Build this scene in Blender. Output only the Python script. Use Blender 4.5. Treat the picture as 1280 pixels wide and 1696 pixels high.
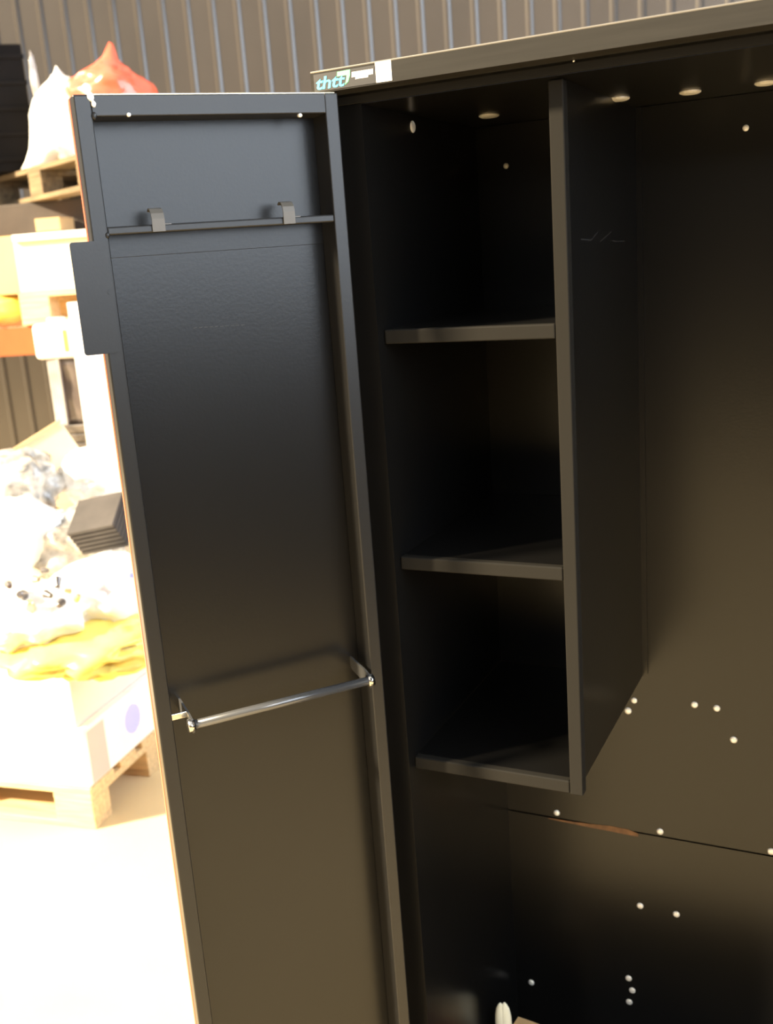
import bpy, bmesh, math, random
from mathutils import Vector, Matrix, noise
random.seed(7)
for o in list(bpy.data.objects): bpy.data.objects.remove(o)
scene = bpy.context.scene
COL = scene.collection
R = math.radians

# ------------------------------------------------------------------ camera
CAM = Vector((0.708, -1.357, 1.7495))
YAW, PITCH, ROLL, FPX = R(-26.634), R(-14.056), R(-4.229), 1710.7
FWD = Vector((math.sin(YAW)*math.cos(PITCH), math.cos(YAW)*math.cos(PITCH), math.sin(PITCH)))
_r = Vector((math.cos(YAW), -math.sin(YAW), 0)); _u = _r.cross(FWD)
RIGHT = _r*math.cos(ROLL) + _u*math.sin(ROLL)
UP = -_r*math.sin(ROLL) + _u*math.cos(ROLL)
cd = bpy.data.cameras.new('camera'); cam = bpy.data.objects.new('camera', cd); COL.objects.link(cam)
cam.matrix_world = Matrix(((RIGHT.x, UP.x, -FWD.x, CAM.x), (RIGHT.y, UP.y, -FWD.y, CAM.y), (RIGHT.z, UP.z, -FWD.z, CAM.z), (0, 0, 0, 1)))
cd.sensor_fit = 'VERTICAL'; cd.sensor_height = 22.3; cd.sensor_width = 22.3*1280/1696
cd.lens = FPX/1696*22.3
cd.clip_start = 0.05; cd.clip_end = 200
cd.dof.use_dof = True; cd.dof.focus_distance = 1.5; cd.dof.aperture_fstop = 3.0
scene.camera = cam

# ------------------------------------------------------------------ world, sun, exposure
w = bpy.data.worlds.new('world'); scene.world = w; w.use_nodes = True
bg = w.node_tree.nodes['Background']; bg.inputs[0].default_value = (0.62, 0.60, 0.56, 1); bg.inputs[1].default_value = 2.0
sd = bpy.data.lights.new('sun', 'SUN'); sun = bpy.data.objects.new('sun', sd); COL.objects.link(sun)
sd.energy = 22.0; sd.color = (1.0, 0.83, 0.57); sd.angle = R(5)
SUN_DIR = Vector((0.67, 0.63, -0.56))            # the way the light travels
sun.rotation_euler = SUN_DIR.to_track_quat('-Z', 'Y').to_euler()
vs = scene.view_settings
vs.view_transform = 'Standard'; vs.look = 'None'; vs.exposure = 0.0; vs.gamma = 1.0; vs.use_curve_mapping = False

def P(px, py, d):                                 # a point seen at a pixel, d metres ahead
    return CAM + FWD*d + RIGHT*((px-640)/FPX*d) - UP*((py-848)/FPX*d)
def on_plane(px, py, n, c):
    d = FWD + RIGHT*((px-640)/FPX) - UP*((py-848)/FPX)
    return CAM + d*((c - CAM.dot(n))/d.dot(n))

# ------------------------------------------------------------------ materials
def mat(name, col, rough=0.5, metal=0.0, var=0.0, scale=8.0, bump=0.0, bscale=60.0, spec=0.5, trans=0.0, emit=None, coords='Object', stretch=None, coat=0.0):
    m = bpy.data.materials.new(name); m.use_nodes = True
    nt = m.node_tree; b = nt.nodes['Principled BSDF']
    b.inputs['Base Color'].default_value = (*col, 1); b.inputs['Roughness'].default_value = rough
    b.inputs['Metallic'].default_value = metal; b.inputs['Specular IOR Level'].default_value = spec
    b.inputs['Transmission Weight'].default_value = trans
    b.inputs['Coat Weight'].default_value = coat
    if emit:
        b.inputs['Emission Color'].default_value = (*emit[0], 1); b.inputs['Emission Strength'].default_value = emit[1]
    tc = nt.nodes.new('ShaderNodeTexCoord'); src = tc.outputs[coords]
    if stretch:
        mp = nt.nodes.new('ShaderNodeMapping'); mp.inputs['Scale'].default_value = stretch
        nt.links.new(src, mp.inputs[0]); src = mp.outputs[0]
    if var:
        n = nt.nodes.new('ShaderNodeTexNoise'); n.inputs['Scale'].default_value = scale; n.inputs['Detail'].default_value = 5
        nt.links.new(src, n.inputs['Vector'])
        r = nt.nodes.new('ShaderNodeValToRGB')
        r.color_ramp.elements[0].position = 0.3; r.color_ramp.elements[1].position = 0.7
        r.color_ramp.elements[0].color = (*[max(0, c*(1-var)) for c in col], 1)
        r.color_ramp.elements[1].color = (*[min(1, c*(1+var)) for c in col], 1)
        nt.links.new(n.outputs['Fac'], r.inputs[0]); nt.links.new(r.outputs[0], b.inputs['Base Color'])
    if bump:
        n2 = nt.nodes.new('ShaderNodeTexNoise'); n2.inputs['Scale'].default_value = bscale; n2.inputs['Detail'].default_value = 3
        nt.links.new(src, n2.inputs['Vector'])
        bp = nt.nodes.new('ShaderNodeBump'); bp.inputs['Strength'].default_value = bump; bp.inputs['Distance'].default_value = 0.002
        nt.links.new(n2.outputs['Fac'], bp.inputs['Height']); nt.links.new(bp.outputs[0], b.inputs['Normal'])
    return m
M = {
 'black': mat('black_paint', (0.0042, 0.0040, 0.0038), 0.28, var=0.15, scale=3, bump=0.05, bscale=220, spec=0.34),
 'frame': mat('black_frame_paint', (0.0115, 0.011, 0.0105), 0.34, bump=0.04, bscale=260, spec=0.34),
 'shelf_paint': mat('matt_black_paint', (0.0135, 0.0125, 0.0108), 0.40, bump=0.04, bscale=260, spec=0.03),
 'fascia_paint': mat('brushed_fascia_paint', (0.021, 0.0195, 0.017), 0.4, var=0.12, scale=30, stretch=(0.2, 1, 6), spec=0.08),
 'edge_highlight': mat('painted_edge_highlight', (0.11, 0.10, 0.085), 0.4),
 'hook_grey': mat('grey_hook_steel', (0.10, 0.09, 0.075), 0.3),
 'orange_edge': mat('orange_red_paint', (0.62, 0.10, 0.05), 0.35),
 'zinc': mat('zinc_plated_steel', (0.92, 0.88, 0.80), 0.35, metal=0.25),
 'steel': mat('bright_steel', (0.55, 0.54, 0.52), 0.22, metal=1.0, var=0.1, scale=40),
 'satin': mat('satin_black_steel', (0.10, 0.10, 0.10), 0.25, metal=0.5),
 'brass': mat('yellow_zinc', (0.75, 0.62, 0.38), 0.3, metal=0.8),
 'sticker_black': mat('black_sticker', (0.012, 0.011, 0.012), 0.4),
 'sticker_white': mat('white_sticker', (0.85, 0.80, 0.72), 0.6, var=0.12, scale=60),
 'cyan': mat('cyan_print', (0.05, 0.62, 0.95), 0.5),
 'green': mat('green_print', (0.10, 0.62, 0.20), 0.5),
 'white_print': mat('white_print', (0.75, 0.66, 0.60), 0.5),
 'rust': mat('rusty_scrape', (0.16, 0.075, 0.028), 0.7, var=0.5, scale=40),
 'scratch': mat('pale_scratch', (0.016, 0.0155, 0.015), 0.6),
 'concrete': mat('concrete_floor', (0.62, 0.49, 0.285), 0.75, var=0.10, scale=1.3, bump=0.15, bscale=40),
 'cladding': mat('brown_grey_cladding', (0.044, 0.036, 0.029), 0.24, var=0.12, scale=1.5, spec=0.65),
 'wall': mat('dark_wall', (0.012, 0.011, 0.010), 0.8, var=0.15, scale=2, spec=0.2),
 'window_frame': mat('grey_window_frame', (0.2, 0.2, 0.2), 0.5),
 'pane': mat('daylight_pane', (0.5, 0.6, 0.7), 0.3, emit=((0.69, 0.82, 1.04), 7.5)),
 'rack_orange': mat('orange_rack_paint', (0.40, 0.10, 0.03), 0.4, var=0.1, scale=6),
 'rack_grey': mat('rack_upright_paint', (0.18, 0.20, 0.24), 0.45),
 'wood': mat('pallet_wood', (0.66, 0.47, 0.25), 0.7, var=0.22, scale=6, stretch=(1, 12, 12), bump=0.2),
 'wood_dark': mat('weathered_wood', (0.16, 0.11, 0.055), 0.75, var=0.4, scale=5, stretch=(1, 10, 10), bump=0.2),
 'card': mat('brown_cardboard', (0.62, 0.40, 0.19), 0.8, var=0.08, scale=4),
 'card_pale': mat('pale_cardboard', (0.80, 0.67, 0.44), 0.75, var=0.06, scale=4),
 'card_white': mat('white_cardboard', (0.88, 0.85, 0.80), 0.7, var=0.03, scale=4),
 'card_pink': mat('pinkish_white_cardboard', (0.74, 0.66, 0.62), 0.7, var=0.04, scale=4),
 'blue_print': mat('blue_stamp_print', (0.40, 0.42, 0.80), 0.7),
 'tape': mat('grey_tape', (0.50, 0.47, 0.44), 0.4),
 'film': mat('white_plastic_film', (0.88, 0.86, 0.82), 0.22, var=0.06, scale=9, coat=0.3),
 'film_grey': mat('grey_plastic_film', (0.46, 0.43, 0.41), 0.22, var=0.35, scale=7, coat=0.5),
 'film_yellow': mat('yellow_plastic_film', (0.90, 0.72, 0.16), 0.3, var=0.1, scale=9),
 'film_red': mat('red_plastic_film', (0.88, 0.12, 0.06), 0.25, var=0.15, scale=7, coat=0.5),
 'black_plastic': mat('black_plastic', (0.006, 0.005, 0.005), 0.6, spec=0.08, var=0.3, scale=5),
 'dark_card': mat('dark_brown_carton', (0.05, 0.035, 0.025), 0.7, var=0.3, scale=6),
 'metal_scrap': mat('grey_metal_parts', (0.2, 0.18, 0.17), 0.3, metal=0.7, var=0.5, scale=25),
 'brown_goods': mat('grey_brown_goods', (0.105, 0.085, 0.08), 0.3, var=0.3, scale=9, coat=0.6),
 'white_board': mat('white_laminate', (0.84, 0.80, 0.77), 0.4),
 'strips': mat('grey_brown_strips', (0.05, 0.042, 0.038), 0.6, var=0.3, scale=9),
 'film_mottled': mat('mottled_plastic_film', (0.45, 0.42, 0.38), 0.25, var=0.85, scale=16, coat=0.3),
 'yellow_label': mat('yellow_label', (0.90, 0.80, 0.08), 0.5),
 'cream': mat('cream_cloth', (0.90, 0.86, 0.66), 0.8),
 'red_card': mat('red_brown_print', (0.30, 0.06, 0.04), 0.7),
}

# ------------------------------------------------------------------ helpers
def link(name, me, m, parent=None, smooth=False):
    o = bpy.data.objects.new(name, me); COL.objects.link(o)
    if m is not None and not me.materials: me.materials.append(M[m])
    if parent: o.parent = parent
    if smooth:
        for p in me.polygons: p.use_smooth = True
    return o
def obj(name, bm, m, parent=None, smooth=False):
    me = bpy.data.meshes.new(name); bmesh.ops.recalc_face_normals(bm, faces=bm.faces[:])
    bm.to_mesh(me); bm.free(); return link(name, me, m, parent, smooth)
def tag(o, label, cat, group=None):
    o['label'] = label; o['category'] = cat
    if group: o['group'] = group
    return o
def empty(name, loc=(0, 0, 0), rz=0.0):
    e = bpy.data.objects.new(name, None); COL.objects.link(e); e.location = loc; e.rotation_euler = (0, 0, rz)
    e.empty_display_size = 0.1; return e
def struct(o): o['kind'] = 'structure'; return o
def box(bm, x0, x1, y0, y1, z0, z1, bev=0.0, seg=2, mtx=None):
    mt = Matrix.Translation(((x0+x1)/2, (y0+y1)/2, (z0+z1)/2)) @ Matrix.Diagonal((x1-x0, y1-y0, z1-z0, 1))
    if mtx is not None: mt = mtx @ mt
    r = bmesh.ops.create_cube(bm, size=1, matrix=mt)
    if bev:
        es = list({e for v in r['verts'] for e in v.link_edges})
        bmesh.ops.bevel(bm, geom=es, offset=bev, segments=seg, affect='EDGES', profile=0.5)
def boxo(name, dims, m, parent=None, bev=0.0, seg=2, smooth=False):
    bm = bmesh.new(); box(bm, *dims, bev=bev, seg=seg); return obj(name, bm, m, parent, smooth)
def prism(bm, pts, axis, a, b):
    """closed 2D outline pushed along an axis from a to b"""
    def mk(p, t): return {'x': (t, p[0], p[1]), 'y': (p[0], t, p[1]), 'z': (p[0], p[1], t)}[axis]
    v0 = [bm.verts.new(mk(p, a)) for p in pts]; v1 = [bm.verts.new(mk(p, b)) for p in pts]
    bm.faces.new(v0); bm.faces.new(v1[::-1]); n = len(pts)
    for i in range(n): bm.faces.new((v0[i], v0[(i+1) % n], v1[(i+1) % n], v1[i]))
def tube(bm, a, b, r, seg=12):
    a, b = Vector(a), Vector(b); d = b-a
    mt = Matrix.Translation((a+b)/2) @ d.to_track_quat('Z', 'Y').to_matrix().to_4x4()
    bmesh.ops.create_cone(bm, cap_ends=True, segments=seg, radius1=r, radius2=r, depth=d.length, matrix=mt)
def dome(bm, r, h, seg=12):
    """a low rivet head along +z with its base at z = 0"""
    prof = [(r, 0), (r, h*0.35), (r*0.8, h*0.8), (r*0.4, h)]
    rings = [[bm.verts.new((p[0]*math.cos(t*2*math.pi/seg), p[0]*math.sin(t*2*math.pi/seg), p[1])) for t in range(seg)] for p in prof]
    for k in range(len(rings)-1):
        for i in range(seg): bm.faces.new((rings[k][i], rings[k][(i+1) % seg], rings[k+1][(i+1) % seg], rings[k+1][i]))
    bm.faces.new(rings[-1])
def lump(bm, c, r, amp=0.12, freq=4.0, seed=0, pulls=(), sub=4, flat=None):
    """a crumpled bag: displaced ball with corners pulled out; flat = height below which it lies flat"""
    res = bmesh.ops.create_icosphere(bm, subdivisions=sub, radius=1)
    off = Vector((seed*3.1, seed*7.7, seed*1.3)); c = Vector(c)
    for v in res['verts']:
        n = v.co.normalized()
        f = 1 + amp*(noise.noise(n*freq*0.5+off)) + amp*1.1*(abs(noise.noise(n*freq+off*2))*-1+0.3) + amp*0.5*(0.3-abs(noise.noise(n*freq*2.3+off)))
        p = Vector((n.x*r[0], n.y*r[1], n.z*r[2]))*f
        for d, a, wd in pulls:
            d = Vector(d).normalized(); k = math.exp(-(1-n.dot(d))/wd); p += d*a*k
        p += c
        if flat is not None and p.z < flat: p.z = flat
        v.co = p

# ------------------------------------------------------------------ the setting
floor = boxo('floor', (-16, 16, -16, 12, -0.1, 0.0), 'concrete'); struct(floor)
E_R = Vector((0.961, 0.276, 0)); wall_rz = math.atan2(E_R.y, E_R.x)
wp = P(640, 400, 6.5); wp.z = 0
wall = empty('wall_back', wp, wall_rz); struct(wall)
PITCH_W, HT = 0.160, 6.0
def sheet_mesh():
    bm = bmesh.new(); prof = []
    for k in range(6):
        x = k*PITCH_W
        prof += [(x, 0.0), (x+0.114, 0.0), (x+0.128, -0.010), (x+0.146, -0.010)]
    prof.append((6*PITCH_W, 0.0))
    t = 0.0012
    vb = [bm.verts.new((x, y, 0)) for x, y in prof]; vt = [bm.verts.new((x, y, HT)) for x, y in prof]
    wb = [bm.verts.new((x, y+t, 0)) for x, y in prof]; wt = [bm.verts.new((x, y+t, HT)) for x, y in prof]
    for i in range(len(prof)-1):
        bm.faces.new((vb[i], vb[i+1], vt[i+1], vt[i])); bm.faces.new((wb[i+1], wb[i], wt[i], wt[i+1]))
    me = bpy.data.meshes.new('cladding_sheet'); bm.to_mesh(me); bm.free(); me.materials.append(M['cladding']); return me
sm = sheet_mesh()
for i in range(-7, 7):
    o = link('cladding_sheet', sm, 'cladding', wall); o.location = (i*6*PITCH_W, 0, 0)
boxo('wall_backing', (-7*0.96, 7*0.96, 0.03, 0.10, 0, HT), 'wall', wall)

# wall on the right with a long daylight window, out of frame; the door's black paint mirrors it
WX = 2.75
wr = empty('wall_right', (WX, 0, 0)); struct(wr)
for d in ((-4.2, 5.4, 0, 1.62), (-4.2, 0.4, 3.9, HT), (0.4, 5.4, 4.95, HT), (-4.2, -3.4, 1.62, 3.9), (0.1, 0.4, 1.62, 3.9), (0.4, 0.6, 1.62, 4.95), (4.8, 5.4, 1.62, 4.95)):
    boxo('wall_panel', (0, 0.2, *d), 'wall', wr)
for wi, (y0, y1, n, z1) in enumerate(((-3.4, 0.1, 4, 3.9), (0.6, 4.8, 5, 4.95))):
    win = empty('window_%d' % (wi+1), (WX, 0, 0)); struct(win); wy = (y1-y0)/n; zm = (1.62+z1)/2
    for k in range(n+1): boxo('mullion', (0.02, 0.10, y0+k*wy-0.02, y0+k*wy+0.02, 1.62, z1), 'window_frame', win)
    for z in (1.64, zm, z1-0.02): boxo('transom', (0.02, 0.10, y0, y1, z-0.02, z+0.02), 'window_frame', win)
    for k in range(n):
        for za, zb in ((1.66, zm-0.02), (zm+0.02, z1-0.04)): boxo('pane', (0.05, 0.06, y0+k*wy+0.02, y0+(k+1)*wy-0.02, za, zb), 'pane', win)
wf = boxo('added_shade_wall', (-14, 14, -11.2, -11.0, 0, 4.0), 'wall'); struct(wf)  # unseen wall added to shade the far floor and darken reflections

# ------------------------------------------------------------------ the cabinet
W = 0.36; TOP = 2.0; DEPTH = 0.50; CW = 1.02
XL = 0.013; XO = -0.041
cab = empty('steel_cabinet', (0, 0, 0))
tag(cab, 'tall black steel cabinet standing open with shelves on the left and an open door', 'cabinet')
# sides and base
def side(x0, x1):
    bm = bmesh.new(); box(bm, x0, x1, 0.044, DEPTH+0.02, 0.02, TOP-0.004); return obj('side_panel', bm, 'black', cab)
side(XO, XL); side(CW-0.045, CW)
boxo('bottom_sill', (XL, CW-0.045, 0.044, 0.060, 0.02, 0.15), 'black', cab)
boxo('floor_panel', (XL, CW-0.045, 0.03, DEPTH, 0.02, 0.045), 'black', cab)
# top: fascia, folded lip, roof sheet
LIP = 0.040; FH = 0.0281
bm = bmesh.new()
prism(bm, [(0.0, TOP), (0.0, TOP-FH), (LIP, TOP-FH), (LIP, TOP-FH-0.004), (LIP+0.002, TOP-FH-0.004), (LIP+0.002, TOP-FH+0.002), (0.002, TOP-FH+0.002), (0.002, TOP)], 'x', XO, CW)
fas = obj('fascia', bm, 'fascia_paint', cab)
boxo('fascia_edge', (XO, CW, -0.0006, 0.004, TOP-0.0016, TOP+0.0012), 'edge_highlight', cab, bev=0.0012, seg=2)  # pale strip paints the sun highlight along the fascia's top edge
boxo('top_panel', (XO, CW, 0.004, DEPTH+0.02, TOP-0.004, TOP+0.0005), 'black', cab)
boxo('roof_lining', (XL, CW-0.045, LIP+0.002, DEPTH+0.004, TOP-0.044, TOP-0.042), 'black', cab)
boxo('inner_lip', (XO, CW, LIP, LIP+0.002, TOP-0.0425, TOP-FH), 'shelf_paint', cab, bev=0.0006, seg=1)
# back: two sheets that meet in a joint
ZJ = TOP - 3.9225*W
back = boxo('back_panel', (XL, CW-0.045, DEPTH, DEPTH+0.004, ZJ, TOP-0.045), 'black', cab)
back2 = boxo('back_panel', (XL, CW-0.045, DEPTH, DEPTH+0.004, 0.045, ZJ-0.0035), 'black', cab)
boxo('rear_sheet', (XL, CW-0.045, DEPTH+0.012, DEPTH+0.014, 0.02, TOP-0.004), 'black', cab)
Yv = Vector((0, 1, 0))
bm = bmesh.new(); dome(bm, 0.0068, 0.0034)
screw_me = bpy.data.meshes.new('screw'); bm.to_mesh(screw_me); bm.free(); screw_me.materials.append(M['zinc'])
for p in screw_me.polygons: p.use_smooth = True
for px, py, s in [(1050, 1160, .9), (1040, 1177, 1.05), (1150, 1167, .95), (1187, 1173, .95), (1215, 1225, 1), (1093, 1377, 1), (1277, 1410, 1), (1235, 212, .75), (838, 275, .75), (922, 1346, .95),
                  (1060, 1500, 1), (1120, 1514, 1), (1041, 1620, 1), (1047, 1640, 1), (1042, 1659, 1), (880, 1627, 1)]:
    q = on_plane(px, py, Yv, DEPTH); low = q.z < ZJ
    o = link('screw', screw_me, 'zinc', back2 if low else back); o.location = (q.x, DEPTH, q.z); o.rotation_euler = (R(90), 0, 0); o.scale = (s, s, s)
# rusty scrape along the joint and pale chalk scrawl
def ribbon(bm, pts, wd, y):
    for (a, b, wa, wb) in zip(pts[:-1], pts[1:], wd[:-1], wd[1:]):
        bm.faces.new([bm.verts.new((a[0], y, a[1]-wa)), bm.verts.new((b[0], y, b[1]-wb)), bm.verts.new((b[0], y, b[1]+wb)), bm.verts.new((a[0], y, a[1]+wa))])
pts = [(q.x, q.z) for q in (on_plane(px, py, Yv, DEPTH) for px, py in ((908, 1355), (940, 1361), (975, 1367), (1010, 1372), (1040, 1378), (1057, 1383)))]
bm = bmesh.new(); ribbon(bm, pts, [0.001, 0.002, 0.004, 0.006, 0.0062, 0.0035], DEPTH-0.0006); obj('rust_scrape', bm, 'rust', back)
# faint scuffs low on the back sheet
for px, py, l in ((1042, 1440, 0.006), (1045, 1470, 0.008), (1037, 1555, 0.012), (1035, 1590, 0.010)):
    bm = bmesh.new(); q = on_plane(px, py, Yv, DEPTH); ribbon(bm, [(q.x-0.002, q.z+l), (q.x, q.z), (q.x+0.003, q.z-l*0.4)], [0.0004, 0.0012, 0.0005], DEPTH-0.0005)
    obj('scuff', bm, 'scratch', back2)
for px, py in ((950, 101), (1027, 76)):
    q = on_plane(px, py, Yv, LIP); o = link('screw', screw_me, 'zinc', cab); o.location = (q.x, LIP, q.z); o.rotation_euler = (R(90), 0, 0); o.scale = (.2, .2, .3)
# pale domes standing in for bright light through holes, roof and left side
bm = bmesh.new(); dome(bm, 0.0165, 0.0045, 16)
lit_hole_me = bpy.data.meshes.new('lit_hole_dome'); bm.to_mesh(lit_hole_me); bm.free(); lit_hole_me.materials.append(M['zinc'])
for px, py in ((810, 194), (1025, 166), (1143, 155), (1268, 140)):
    q = on_plane(px, py, Vector((0, 0, 1)), TOP-0.047)
    o = link('lit_hole_dome', lit_hole_me, 'zinc', cab); o.location = (q.x, q.y, TOP-0.044); o.rotation_euler = (R(180), 0, 0); o.scale = (1, 1.2, 1)
q = on_plane(683, 210, Vector((1, 0, 0)), XL)
o = link('lit_hole_dome', lit_hole_me, 'zinc', cab); o.location = q; o.rotation_euler = (0, R(90), 0); o.scale = (.55, .55, .6)

# divider hanging from the top, with its folded front edge
YS = 0.174*W; XD0, XD1 = 0.780*W, 0.838*W
ZB = TOP - 2.978*W - 0.021
bm = bmesh.new(); box(bm, XD1-0.003, XD1-0.001, YS+0.004, DEPTH-0.001, ZB+0.021, TOP-0.045)
div = obj('divider', bm, 'black', cab)
boxo('front_edge', (XD0, XD1, YS, YS+0.02, ZB-0.001, TOP-0.045), 'shelf_paint', div, bev=0.0022, seg=3)
boxo('rear_flange', (XD1-0.001, XD1+0.009, DEPTH-0.004, DEPTH-0.001, ZB+0.026, TOP-0.045), 'black', div)
bm = bmesh.new()                                   # faint scrawl on the right face of the divider
pts = [(q.y, q.z) for q in (on_plane(px, py, Vector((1, 0, 0)), XD1-0.0008) for px, py in ((962, 396), (978, 398), (990, 384), (994, 400), (1003, 392), (1012, 384), (1014, 399), (1022, 400), (1034, 399)))]
for a, b in zip(pts[:-1], pts[1:]):
    bm.faces.new([bm.verts.new((XD1-0.0006, a[0], a[1]-0.001)), bm.verts.new((XD1-0.0006, b[0], b[1]-0.001)), bm.verts.new((XD1-0.0006, b[0], b[1]+0.001)), bm.verts.new((XD1-0.0006, a[0], a[1]+0.001))])
obj('scuff', bm, 'scratch', div)
# shelves
for k, zs in enumerate((1.0089, 2.0035, 2.978)):
    z = TOP - zs*W
    sh = boxo('shelf', (XL+0.001, XD1-0.004, YS+0.003, DEPTH-0.002, z-0.003, z-0.001), 'black', cab)
    boxo('front_lip', (XL+0.001, XD0-0.0005, YS+0.001, YS+0.016, z-0.0215, z), 'shelf_paint', sh, bev=0.0025, seg=3)

# maker's sticker and white sticker on the fascia
def fpt(px, py): q = on_plane(px, py, Yv, 0.0); return q.x, q.z
sx0, sx1 = fpt(520, 135)[0], fpt(621, 118)[0]
sz0, sz1 = TOP-0.0262, TOP-0.0035
stk = boxo('maker_sticker', (sx0, sx1, -0.0006, -0.0001, sz0, sz1), 'sticker_black', cab)
stk['label'] = 'black sticker with cyan and green lettering'
def text_mesh(s, size, x, z, m, parent, name, shear=0.0, sx=1.0, off=0.0):
    c = bpy.data.curves.new(name, 'FONT'); c.body = s; c.size = size; c.shear = shear; c.extrude = 0.0001; c.offset = off
    t = bpy.data.objects.new('tmp', c); COL.objects.link(t)
    dg = bpy.context.evaluated_depsgraph_get(); me = bpy.data.meshes.new_from_object(t.evaluated_get(dg))
    bpy.data.objects.remove(t); me.materials.clear(); me.materials.append(M[m])
    o = link(name, me, m, parent); o.location = (x, -0.0009, z); o.rotation_euler = (R(90), 0, 0); o.scale = (sx, 1, 1); return o
L = sx1-sx0
text_mesh('thtt', 0.0225, sx0+0.02*L, sz0+0.0028, 'cyan', stk, 'lettering', shear=0.2, sx=1.32, off=0.0004)
bm = bmesh.new()                                   # green flag beside the letters
gx, gz = sx0+0.44*L, sz0
prism(bm, [(gx-0.004, gz+0.0215), (gx+0.0160, gz+0.0222), (gx+0.0155, gz+0.0150), (gx+0.0120, gz+0.0070), (gx+0.0065, gz+0.0035), (gx+0.0090, gz+0.0105), (gx+0.0100, gz+0.0155), (gx-0.005, gz+0.0155)], 'y', -0.0010, -0.0007)
obj('green_emblem', bm, 'green', stk)
random.seed(3)
bm = bmesh.new()                                   # two lines of small unreadable print
for row, (x0, x1, zc, h) in enumerate(((0.625, 0.965, 0.0150, 0.0034), (0.68, 0.90, 0.0102, 0.0016))):
    x = sx0+x0*L
    while x < sx0+x1*L-0.001:
        wd = random.uniform(0.0012, 0.0026)*(0.8 if row else 1)
        prism(bm, [(x, sz0+zc-h), (x+wd, sz0+zc-h), (x+wd+0.0008, sz0+zc+h), (x+0.0008, sz0+zc+h)], 'y', -0.0010, -0.0007)
        x += wd+0.0007
obj('small_print', bm, 'white_print', stk)
a, b = fpt(622, 117)[0], fpt(648, 112)[0]
ws = boxo('white_sticker', (a, b, -0.0007, -0.0001, TOP-0.0262, TOP-0.0005), 'sticker_white', cab); ws['label'] = 'small white paper sticker'

# ------------------------------------------------------------------ the open door (part of the cabinet)
PHI = R(129.41)
DD = Vector((math.cos(PHI), -math.sin(PHI), 0)); DN = Vector((math.sin(PHI), math.cos(PHI), 0))
DM = Matrix(((DD.x, DN.x, 0, 0), (DD.y, DN.y, 0, 0), (0, 0, 1, 0), (0, 0, 0, 1)))     # u from hinge to free edge, v towards the inside, z up
def dpart(name, bm, m, parent, smooth=False):
    bmesh.ops.transform(bm, matrix=DM, verts=bm.verts[:]); return obj(name, bm, m, parent, smooth)
def dbox(name, dims, m, parent, bev=0.0, seg=2):
    bm = bmesh.new(); box(bm, *dims, bev=bev, seg=seg); return dpart(name, bm, m, parent)
def door_uz(px, py, v=0.0):
    q = on_plane(px, py, DN, v); return q.dot(DD), q.z
ZT = TOP - 0.0861*W; Z0 = 0.06; VS = -0.050
bm = bmesh.new(); box(bm, 0.004, W-0.018, VS-0.002, VS, Z0, ZT-0.002)
door = dpart('door', bm, 'black', cab)
ZC = TOP - 0.642*W
dbox('upper_sheet', (0.006, W-0.019, VS, VS+0.0012, ZC, ZT-0.004), 'black', door, bev=0.0005, seg=1)
dbox('stile', (0.0, 0.0205, VS, 0.0, Z0, ZT), 'frame', door, bev=0.0022, seg=3)
dbox('stile', (W-0.0225, W-0.0005, -0.026, 0.0, Z0, ZT), 'frame', door, bev=0.0025, seg=3)
dbox('edge_strip', (W-0.016, W, -0.034, -0.0262, Z0, ZT-0.001), 'orange_edge', door, bev=0.0006, seg=1)
dbox('outer_skin', (0.002, W-0.018, VS-0.0035, VS-0.0022, Z0, ZT-0.001), 'orange_edge', door)
zr1 = TOP-0.160*W
dbox('top_rail', (0.0185, W-0.022, VS+0.001, -0.001, zr1, ZT-0.0004), 'frame', door, bev=0.0015, seg=2)
dbox('top_edge_strip', (0.004, W-0.018, VS-0.003, -0.003, ZT-0.0004, ZT+0.0008), 'brass', door)
dbox('bottom_rail', (0.0185, W-0.022, VS+0.001, -0.001, Z0, Z0+0.03), 'frame', door, bev=0.0015, seg=2)
# weld blobs and small screws on the rail
for (px, py, r) in ((150, 160, .0042), (155, 172, .003), (156, 192, .0035), (178, 390, .003)):
    u, z = door_uz(px, py); bm = bmesh.new()
    lump(bm, (u, 0.0, z), (r, r*0.7, r*1.3), 0.25, 3, seed=px, sub=2); dpart('weld_bead', bm, 'zinc' if py < 175 and px < 200 else 'frame', door, True)
for px, py in ((213, 189), (497, 190)):
    u, z = door_uz(px, py); bm = bmesh.new(); tube(bm, (u, -0.006, z), (u, 0.0015, z-0.001), 0.0026, 8); dpart('screw', bm, 'zinc', door, True)
# hook rail with two bent coat hooks
ua, za = door_uz(183, 384); ub, zb = door_uz(553, 360)
zh = (za+zb)/2
bm = bmesh.new(); box(bm, 0.0195, W-0.0215, -0.012, -0.001, zh-0.0052, zh+0.0052, bev=0.002)
dpart('hook_rail', bm, 'frame', door)
for px, py in ((262, 371), (478, 357)):
    u, z = door_uz(px, py); wd = 0.0085; t = 0.0022
    prof = [(0.0, zh-0.004), (0.001, zh+0.012), (-0.001, zh+0.018), (-0.006, zh+0.023), (-0.012, zh+0.0245), (-0.018, zh+0.022)]
    inner = [(p[0], p[1]-0) for p in prof]
    bm = bmesh.new(); n = len(prof)
    def offs(i):
        a = Vector(prof[max(0, i-1)]); b = Vector(prof[min(n-1, i+1)]); d = (b-a).normalized(); return Vector(prof[i])+Vector((d.y, -d.x))*t
    outl = prof + [tuple(offs(i)) for i in range(n-1, -1, -1)]
    prism(bm, outl, 'x', u-wd, u+wd)
    box(bm, u-wd-0.010, u-wd+0.001, -0.004, -0.0015, zh-0.003, zh+0.006, bev=0.0006, seg=1)
    dpart('coat_hook', bm, 'hook_grey', door)
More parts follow.
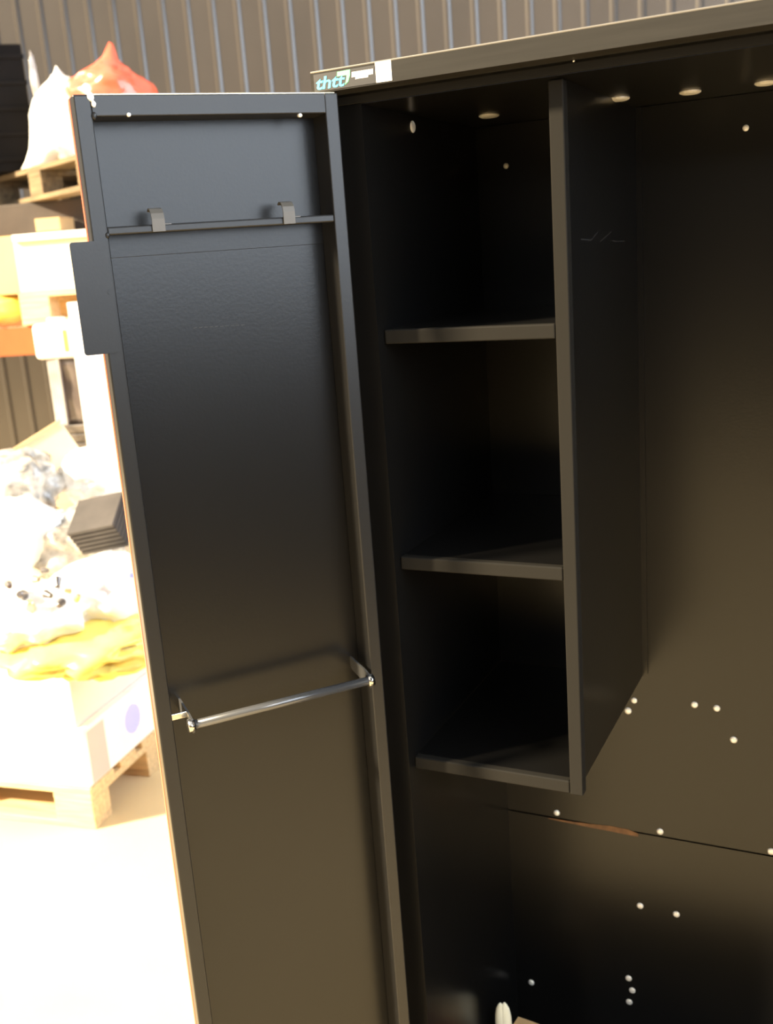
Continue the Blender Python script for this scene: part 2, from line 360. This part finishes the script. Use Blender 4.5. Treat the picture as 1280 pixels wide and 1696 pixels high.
# hanging rod with two end brackets
VR = 0.022
u1, z1 = door_uz(318, 1198, VR); u2, z2 = door_uz(612, 1130, VR)
zr = (z1+z2)/2
u2 = max(u2, 0.012)
bm = bmesh.new(); tube(bm, (u1, VR, zr), (u2, VR, zr), 0.0068, 16); dpart('hanging_rod', bm, 'satin', door, True)
for (u, s) in ((u1, 1), (u2, -1)):
    bm = bmesh.new()
    prism(bm, [(VS, zr+0.016), (VS, zr-0.004), (VR-0.008, zr-0.011), (VR+0.004, zr-0.011), (VR+0.009, zr-0.004), (VR+0.009, zr+0.005), (VR+0.002, zr+0.010), (VR-0.012, zr+0.013)], 'x', u-0.0015, u+0.0015)
    bk = dpart('rod_bracket', bm, 'satin', door)
    bm = bmesh.new(); tube(bm, (u-0.003*s, VR, zr), (u+0.006*s, VR, zr), 0.0098, 12); dpart('end_cap', bm, 'steel', door, True)
dbox('bracket_tab', (min(u1, W-0.023), W-0.020, -0.004, -0.001, zr+0.004, zr+0.013), 'steel', door, bev=0.0006)
# lock plate that sticks out past the free edge
ua, zt_ = door_uz(114, 402); _, zb_ = door_uz(135, 590)
ub = W-0.018
bm = bmesh.new()
def rr(u0, u1, z0, z1, r, n=5):
    pts = []
    for cx, cz, a0 in ((u1-r, z1-r, 0), (u0+r, z1-r, 90), (u0+r, z0+r, 180), (u1-r, z0+r, 270)):
        for i in range(n+1):
            a = R(a0+90*i/n); pts.append((cx+r*math.cos(a), cz+r*math.sin(a)))
    return pts
prism(bm, rr(ub, ua, zb_, zt_, 0.004), 'y', 0.0002, 0.0025)
dpart('lock_plate', bm, 'frame', door)
u, z = door_uz(181, 484); bm = bmesh.new(); tube(bm, (u, 0.0, z), (u, 0.0034, z), 0.003, 10); dpart('rivet', bm, 'frame', door)
# pale scratches
bm = bmesh.new()
for px in range(338, 425, 9):
    u, z = door_uz(px, 545-(px-338)*0.06); box(bm, u-0.003, u+0.002, VS, VS+0.0004, z-0.0006, z+0.0006)
dpart('faint_marks', bm, 'scratch', door)

# small things on the cabinet floor
zf = 0.0455
q = on_plane(832, 1660, Vector((1, 0, 0)), 0.05)
bm = bmesh.new()
for s, h in ((-1, 0.0), (1, 0.002)):
    hh = q.z-zf-0.002
    prof = [(0.013, 0), (0.015, hh*0.5), (0.0155, hh-0.055), (0.0145, hh-0.03), (0.011, hh-0.013), (0.006, hh-0.004), (0.002, hh)]
    seg = 14; rings = []
    for r, zz in prof:
        rings.append([bm.verts.new((s*0.0042+r*0.85*math.cos(2*math.pi*t/seg), r*0.6*math.sin(2*math.pi*t/seg), zz+h)) for t in range(seg)])
    for k in range(len(rings)-1):
        for t in range(seg): bm.faces.new((rings[k][t], rings[k][(t+1) % seg], rings[k+1][(t+1) % seg], rings[k+1][t]))
    bm.faces.new(rings[0][::-1]); bm.faces.new(rings[-1])
cl = obj('folded_cloth', bm, 'cream', None, True); cl.location = (q.x, q.y, zf); cl.rotation_euler = (0, 0, R(10))
tag(cl, 'cream folded cloth tip standing upright in the bottom left corner of the black cabinet', 'cloth')
q = on_plane(862, 1704, Yv, 0.31)
e = empty('cardboard_box', (q.x, 0.31, zf), R(-6))
tag(e, 'narrow brown cardboard packet standing beside the cream cloth in the cabinet', 'packet')
hz = q.z-zf
boxo('carton_body', (-0.019, 0.03, -0.02, 0.03, 0, hz), 'card', e, bev=0.001)
boxo('red_band', (-0.012, 0.025, -0.0206, -0.0201, 0.02, hz-0.004), 'red_card', e)

# ------------------------------------------------------------------ background
def make_pallet(name, loc, rz, m='wood', lx=1.2, ly=0.8):
    """corner at the local origin; spans -lx..0 and 0..ly"""
    e = empty(name, loc, rz)
    for i in range(5):
        w_ = 0.143 if i % 2 == 0 else 0.098
        y0 = (ly-0.143)*i/4 + (0.0225 if i % 2 else 0); boxo('deck_board', (-lx, 0, y0, y0+w_, 0.122, 0.144), m, e, bev=0.002, seg=1)
    for i in range(3):
        x0 = -lx+(lx-0.145)*i/2; boxo('cross_board', (x0, x0+0.145, 0, ly, 0.100, 0.122), m, e, bev=0.002, seg=1)
    for j in range(3):
        y0 = (ly-0.10)*j/2
        boxo('bottom_board', (-lx, 0, y0, y0+0.10, 0, 0.022), m, e, bev=0.002, seg=1)
        for i in range(3):
            x0 = -lx+(lx-0.145)*i/2; boxo('block', (x0, x0+0.145, y0, y0+0.10, 0.022, 0.100), m, e, bev=0.003, seg=1)
    return e
def carton(name, dims, m, label, cat='box', loc=(0, 0, 0), rz=0.0, tape=None, bev=0.004):
    e = empty(name, loc, rz); tag(e, label, cat)
    x0, x1, y0, y1, z0, z1 = dims
    b = boxo('carton_body', dims, m, e, bev=bev)
    boxo('flap', (x0+0.001, x1-0.001, y0+0.001, (y0+y1)/2-0.002, z1-0.0005, z1+0.0025), m, e)
    boxo('flap', (x0+0.001, x1-0.001, (y0+y1)/2+0.002, y1-0.001, z1-0.0005, z1+0.0025), m, e)
    if tape: boxo('tape_strip', (x0-0.0008, x1+0.0008, (y0+y1)/2-0.025, (y0+y1)/2+0.025, z1-0.06, z1+0.0032), tape, e)
    return e

# pallet on the floor with the white cartons
fp = on_plane(160, 1374, Vector((0, 0, 1)), 0.0)
PR = R(9)
pal = make_pallet('wooden_pallet', fp, PR); tag(pal, 'pale wooden pallet on the floor under the white cartons', 'pallet')
c1 = carton('carton', (-0.82, -0.005, 0.01, 0.60, 0.1445, 0.345), 'card_white', 'low white carton with a round blue stamp on the floor pallet', loc=fp, rz=PR)
bm = bmesh.new(); n = 32; Rr = 0.052                      # striped round stamp on the side that faces right
for k in range(9):
    zc = -Rr + (k+0.5)*2*Rr/9; h = Rr/9*0.78
    for s in range(1):
        a0 = math.sqrt(max(0, Rr*Rr-(zc-h)**2)) if abs(zc-h) < Rr else 0; a1 = math.sqrt(max(0, Rr*Rr-(zc+h)**2)) if abs(zc+h) < Rr else 0
        vv = [bm.verts.new((-0.0008, 0.30+y, 0.25+z)) for y, z in ((-a0, zc-h), (a0, zc-h), (a1, zc+h), (-a1, zc+h))]
        vv2 = [bm.verts.new((-0.0048, v.co.y, v.co.z)) for v in vv]
        bm.faces.new(vv); 
        for i in range(4): bm.faces.new((vv[i], vv[(i+1) % 4], vv2[(i+1) % 4], vv2[i]))
st = obj('blue_stamp', bm, 'blue_print', c1); st.location = (-0.0025+0.0008, 0, 0)
st.location.x = -0.0035
boxo('corner_strip', (-0.0055, -0.0040, 0.03, 0.13, 0.15, 0.33), 'tape', c1)  # grey strip near the front corner of the right face
c2 = carton('carton', (-0.80, -0.03, 0.02, 0.58, 0.348, 0.56), 'card_pink', 'pinkish white carton stacked on the low stamped carton', loc=fp, rz=PR, tape='tape')
c3 = carton('carton', (-1.19, -0.83, 0.01, 0.60, 0.1445, 0.52), 'card_white', 'white carton at the far left end of the floor pallet', loc=fp, rz=PR)

def bag(name, px, py, d, r, m, label, amp=0.14, freq=4.0, seed=1, pulls=(), flat=None, cat='bag', sub=4, group=None):
    c = P(px, py, d); bm = bmesh.new(); lump(bm, (0, 0, 0), r, amp, freq, seed, pulls, sub)
    if flat is not None:
        for v in bm.verts:
            if v.co.z < flat-c.z: v.co.z = flat-c.z
    o = obj(name, bm, m, None, True); o.location = c; return tag(o, label, cat, group)
bag('plastic_bag', 150, 1062, 3.15, (0.26, 0.24, 0.07), 'film_yellow', 'yellow plastic bag spread over the pinkish white carton', 0.25, 5, 3, cat='bag')
bag('plastic_bag', 50, 1018, 3.12, (0.19, 0.16, 0.09), 'film', 'white plastic bag drooping over the left end of the yellow bag', 0.2, 5, 4)
bag('plastic_bag', 175, 985, 3.25, (0.15, 0.18, 0.12), 'film', 'clear white plastic bag lying nearest the cabinet door above the yellow bag', 0.2, 4, 5)
bag('plastic_bag', 20, 895, 3.5, (0.17, 0.17, 0.15), 'film', 'big white plastic bag at the left edge of the heap above the metal parts', 0.2, 4, 6)
bag('plastic_bag', 120, 905, 3.55, (0.17, 0.16, 0.12), 'film_mottled', 'white plastic bag in the middle of the heap beside the grey bundle', 0.2, 5, 7)
bag('plastic_bag', 25, 800, 3.8, (0.18, 0.14, 0.12), 'film_mottled', 'white bag with tan creases under the leaning plank', 0.22, 5, 8)
bag('plastic_bag', 150, 790, 3.85, (0.11, 0.11, 0.11), 'film', 'white plastic bag against the white board behind the grey bundle', 0.2, 5, 9)
# loose grey parts lying in the bags
random.seed(11)
for k, (px, py, d) in enumerate([(60, 960, 3.02), (80, 985, 3.0), (95, 965, 3.02), (112, 978, 3.0), (35, 985, 3.0), (75, 945, 3.05), (128, 990, 3.0), (15, 970, 3.02), (100, 1000, 2.98), (50, 1003, 2.98)]):
    c = P(px, py, d); bm = bmesh.new(); r = random.uniform(0.009, 0.018)
    bmesh.ops.create_cone(bm, cap_ends=True, segments=8, radius1=r, radius2=r*0.6, depth=r*2.2)
    bmesh.ops.bevel(bm, geom=bm.edges[:], offset=r*0.15, segments=1, affect='EDGES')
    o = obj('metal_part', bm, 'metal_scrap' if k % 3 else 'brass'); o.location = c; o.rotation_euler = (random.uniform(0, 3), random.uniform(0, 3), random.uniform(0, 3))
    tag(o, 'small grey or brassy metal part lying loose in the white plastic heap', 'metal part', 'loose metal parts in the plastic heap')
# grey ribbed bundle
gb = empty('ribbed_bundle', P(168, 868, 3.32), R(12)); tag(gb, 'grey brown bundle of flat strips lying in the heap beside the door edge', 'bundle')
gb.rotation_euler = (R(32), R(-10), R(14))
for k in range(6):
    boxo('strip', (-0.075, 0.09, -0.075, 0.075, -0.05+k*0.018, -0.05+k*0.018+0.015), 'strips', gb, bev=0.002, seg=1)
bag('blue_rag', 214, 948, 3.2, (0.03, 0.03, 0.02), 'blue_print', 'small blue scrap of plastic peeking out beside the door edge', 0.2, 4, 15, cat='scrap', sub=3)

# leaning plank and the low orange strip behind the heap
q0, q1 = P(-20, 775, 3.98), P(100, 700, 3.98)
pl = empty('wooden_board', (q0+q1)/2); tag(pl, 'pale triangular wooden board leaning in front of the grey wall', 'board')
bm = bmesh.new(); d = q1-q0; Lh = d.length/2
prism(bm, [(-Lh, -0.02), (-Lh, 0.0), (Lh-0.01, 0.0), (Lh, -0.012), (Lh, -0.30), (-Lh*0.1, -0.30)], 'y', -0.012, 0.012)
o = obj('board_face', bm, 'card_pale', pl)
bm = bmesh.new(); box(bm, -Lh, Lh, -0.016, 0.016, 0.0, 0.012); obj('board_edge', bm, 'wood', pl)
xa = d.normalized(); ya = Vector((0, 0, 1)).cross(xa).normalized(); za_ = xa.cross(ya)
pl.matrix_world = Matrix(((xa.x, ya.x, za_.x, pl.location.x), (xa.y, ya.y, za_.y, pl.location.y), (xa.z, ya.z, za_.z, pl.location.z), (0, 0, 0, 1)))
# hidden carton that carries the heap
carton('carton', (-1.15, -0.45, 0.83, 1.05, 0.0, 0.80), 'card_pale', 'tall pale carton behind the floor pallet carrying the white bags', loc=fp, rz=PR)

# film wrapped stack with a white canister on top
fs = P(112, 660, 4.42); zt1 = P(112, 592, 4.42).z; zt2 = P(112, 704, 4.42).z
e = empty('wrapped_stack', (fs.x, fs.y, 0), wall_rz); tag(e, 'tall grey brown stack in clear film below the white canister', 'stack')
bm = bmesh.new()
res = bmesh.ops.create_cube(bm, size=1, matrix=Matrix.Translation((0.03, 0.1, (zt1+zt2)/2)) @ Matrix.Diagonal((0.17, 0.2, zt1-zt2, 1)))
bmesh.ops.subdivide_edges(bm, edges=bm.edges[:], cuts=8, use_grid_fill=True)
for v in bm.verts: v.co += Vector((noise.noise(v.co*14), noise.noise(v.co*14+Vector((5, 0, 0))), 0))*0.008
obj('wrapped_goods', bm, 'brown_goods', e, True)
bm = bmesh.new()
for k in range(5):
    x = -0.065+k*0.012; box(bm, x, x+0.010, -0.012-0.002*k, -0.004, zt2, zt1, bev=0.002, seg=1)
obj('film_fold', bm, 'film_grey', e)
boxo('lower_goods', (-0.07, 0.14, -0.01, 0.22, 0.0, zt2-0.12), 'card_pale', e, bev=0.004)
for k in range(3): boxo('silver_box', (-0.06, 0.13, -0.02, 0.2, zt2-0.118+k*0.04, zt2-0.118+k*0.04+0.036), 'metal_scrap', e, bev=0.004)
e = empty('white_canister', (fs.x, fs.y, zt1), wall_rz); tag(e, 'white canister with a yellow label on top of the film wrapped stack', 'canister')
zc = P(100, 533, 4.4).z-zt1
boxo('canister_body', (-0.105, 0.11, -0.03, 0.19, 0.001, zc), 'film', e, bev=0.02, seg=3, smooth=True)
boxo('label', (0.035, 0.055, -0.0315, -0.030, 0.03, zc-0.03), 'yellow_label', e)
boxo('canister_cap', (-0.06, 0.0, 0.03, 0.09, zc-0.001, zc+0.02), 'film', e, bev=0.006)
# white board standing behind the door
wb = P(123, 590, 4.22); zt = P(123, 500, 4.22).z
e = empty('white_board', (wb.x, wb.y, 0), wall_rz); tag(e, 'smooth white upright board standing behind the cabinet door edge', 'board')
boxo('board_panel', (0, 0.5, 0, 0.03, 0, zt), 'white_board', e, bev=0.002)
boxo('board_foot', (0.02, 0.48, -0.05, 0.08, 0, 0.02), 'white_board', e, bev=0.002)

# pallet rack parallel to the wall
RD = 4.75
rk = P(30, 540, RD); ZBEAM = rk.z
rack = empty('pallet_rack', (rk.x, rk.y, 0), wall_rz); tag(rack, 'orange pallet rack beam frame in front of the corrugated wall', 'rack')
for y in (0.0, 0.95):
    bm = bmesh.new(); box(bm, -1.5, 1.15, y, y+0.05, ZBEAM-0.135, ZBEAM, bev=0.006); obj('beam', bm, 'rack_orange', rack)
for x in (-1.6, 1.15):
    for y in (-0.02, 0.92):
        boxo('upright', (x, x+0.1, y, y+0.09, 0, 2.15), 'rack_grey', rack, bev=0.004)
    for z in (0.4, 1.2, 2.0): boxo('brace', (x+0.03, x+0.06, 0.06, 0.93, z, z+0.03), 'rack_grey', rack)
def rloc(x, y, z):
    c, s = math.cos(wall_rz), math.sin(wall_rz); return Vector((rk.x+c*x-s*y, rk.y+s*x+c*y, z))
def rx(px, py): return (P(px, py, RD)-rk).dot(E_R)
# pallet and cartons on the beam
pp = make_pallet('wooden_pallet', rloc(rx(42, 510)+1.2, -0.02, ZBEAM+0.001), wall_rz); tag(pp, 'pale wooden pallet resting on the orange rack beam', 'pallet')
zc0 = ZBEAM+0.146
zc1 = P(80, 400, RD).z
xx = rx(40, 430)
carton('carton', (0, 0.75, 0, 0.6, 0, zc1-zc0), 'card_pale', 'pale yellow carton on the pallet above the orange beam', loc=rloc(xx, 0.0, zc0), rz=wall_rz, tape='film')
xl_ = rx(0, 430)
carton('carton', (-0.35, 0.085, 0, 0.5, 0, P(20, 392, RD).z-P(20, 488, RD).z), 'card', 'orange brown carton left of the pale yellow carton on the rack', loc=rloc(xl_, 0.05, P(20, 488, RD).z), rz=wall_rz, tape='film')
bag('wrapped_parcel', 5, 512, RD+0.1, (0.11, 0.16, 0.065), 'film_yellow', 'cream wrapped parcel under the orange brown carton on the rack beam', 0.12, 4, 21, cat='parcel', flat=ZBEAM+0.001)
# dark boxes between the carton and the upper pallet
zd0 = zc1+0.004; 
carton('carton', (0, 0.75, 0, 0.5, 0, 0.028), 'card_white', 'flat white carton lying on the pale yellow carton', loc=rloc(xx+0.01, -0.02, zd0), rz=wall_rz)
zup = P(65, 330, 4.6).z                                     # underside of the skewed upper pallet
zd1 = zd0+0.035
carton('carton', (-0.6, 0.75, 0, 0.5, 0, zup-zd1-0.004), 'dark_card', 'dark brown carton under the skewed upper pallet', loc=rloc(xx-0.1, 0.14, zd1), rz=wall_rz)
carton('carton', (0, 0.12, 0, 0.14, 0, 0.055), 'card', 'tiny orange carton in front of the dark brown carton', loc=rloc(rx(85, 370), -0.01, zd1), rz=wall_rz)
UR = R(-24.7)
ue = P(65, 300, 4.6)
uo = Vector((ue.x, ue.y, 0)) + Vector((math.cos(UR), math.sin(UR), 0))*0.55
up = make_pallet('wooden_pallet', (uo.x, uo.y, zup), UR, 'wood_dark'); tag(up, 'weathered brown pallet lying askew high on the rack under the red bag', 'pallet')
ZU = zup+0.1445
# black crates and the bags on the upper pallet
def uloc(px, py, back=0.0):
    q = P(px, py, 4.75+back); return q
bc = uloc(48, 170)
e = empty('black_crate', (bc.x, bc.y, ZU), R(43)); tag(e, 'black plastic crate on the upper pallet left of the red bag', 'crate')
hc = P(20, 78, 4.75).z-ZU
boxo('crate_body', (-0.5, 0, 0, 0.4, 0, hc), 'black_plastic', e, bev=0.008)
for k in range(5): boxo('rib', (-0.51, 0.006, -0.008, 0.0, hc*(k+0.5)/5-0.010, hc*(k+0.5)/5+0.010), 'black_plastic', e, bev=0.002, seg=1)
bag('film_scrap', 57, 130, 4.72, (0.012, 0.02, 0.10), 'film_grey', 'strip of clear film hanging at the black crate edge', 0.3, 4, 33, cat='film', sub=3)
bag('plastic_sack', 116, 208, 4.65, (0.155, 0.16, 0.20), 'film', 'white plastic sack on the upper pallet below the red bag', 0.13, 4, 30,
    pulls=[((-0.10, -0.1, 1), 0.05, 0.008), ((-0.32, 0, 0.9), 0.03, 0.01), ((-1, -0.4, -0.75), 0.14, 0.06), ((-1, -0.3, 0.25), 0.03, 0.05)], flat=ZU)
bag('plastic_bag', 180, 162, 4.55, (0.185, 0.15, 0.135), 'film_red', 'red plastic bag with a pointed tip on top of the white sack', 0.16, 4, 31,
    pulls=[((0.16, 0.05, 1), 0.10, 0.010), ((1, 0.4, -0.1), 0.07, 0.08), ((-1, -0.4, 0.5), 0.05, 0.06)])
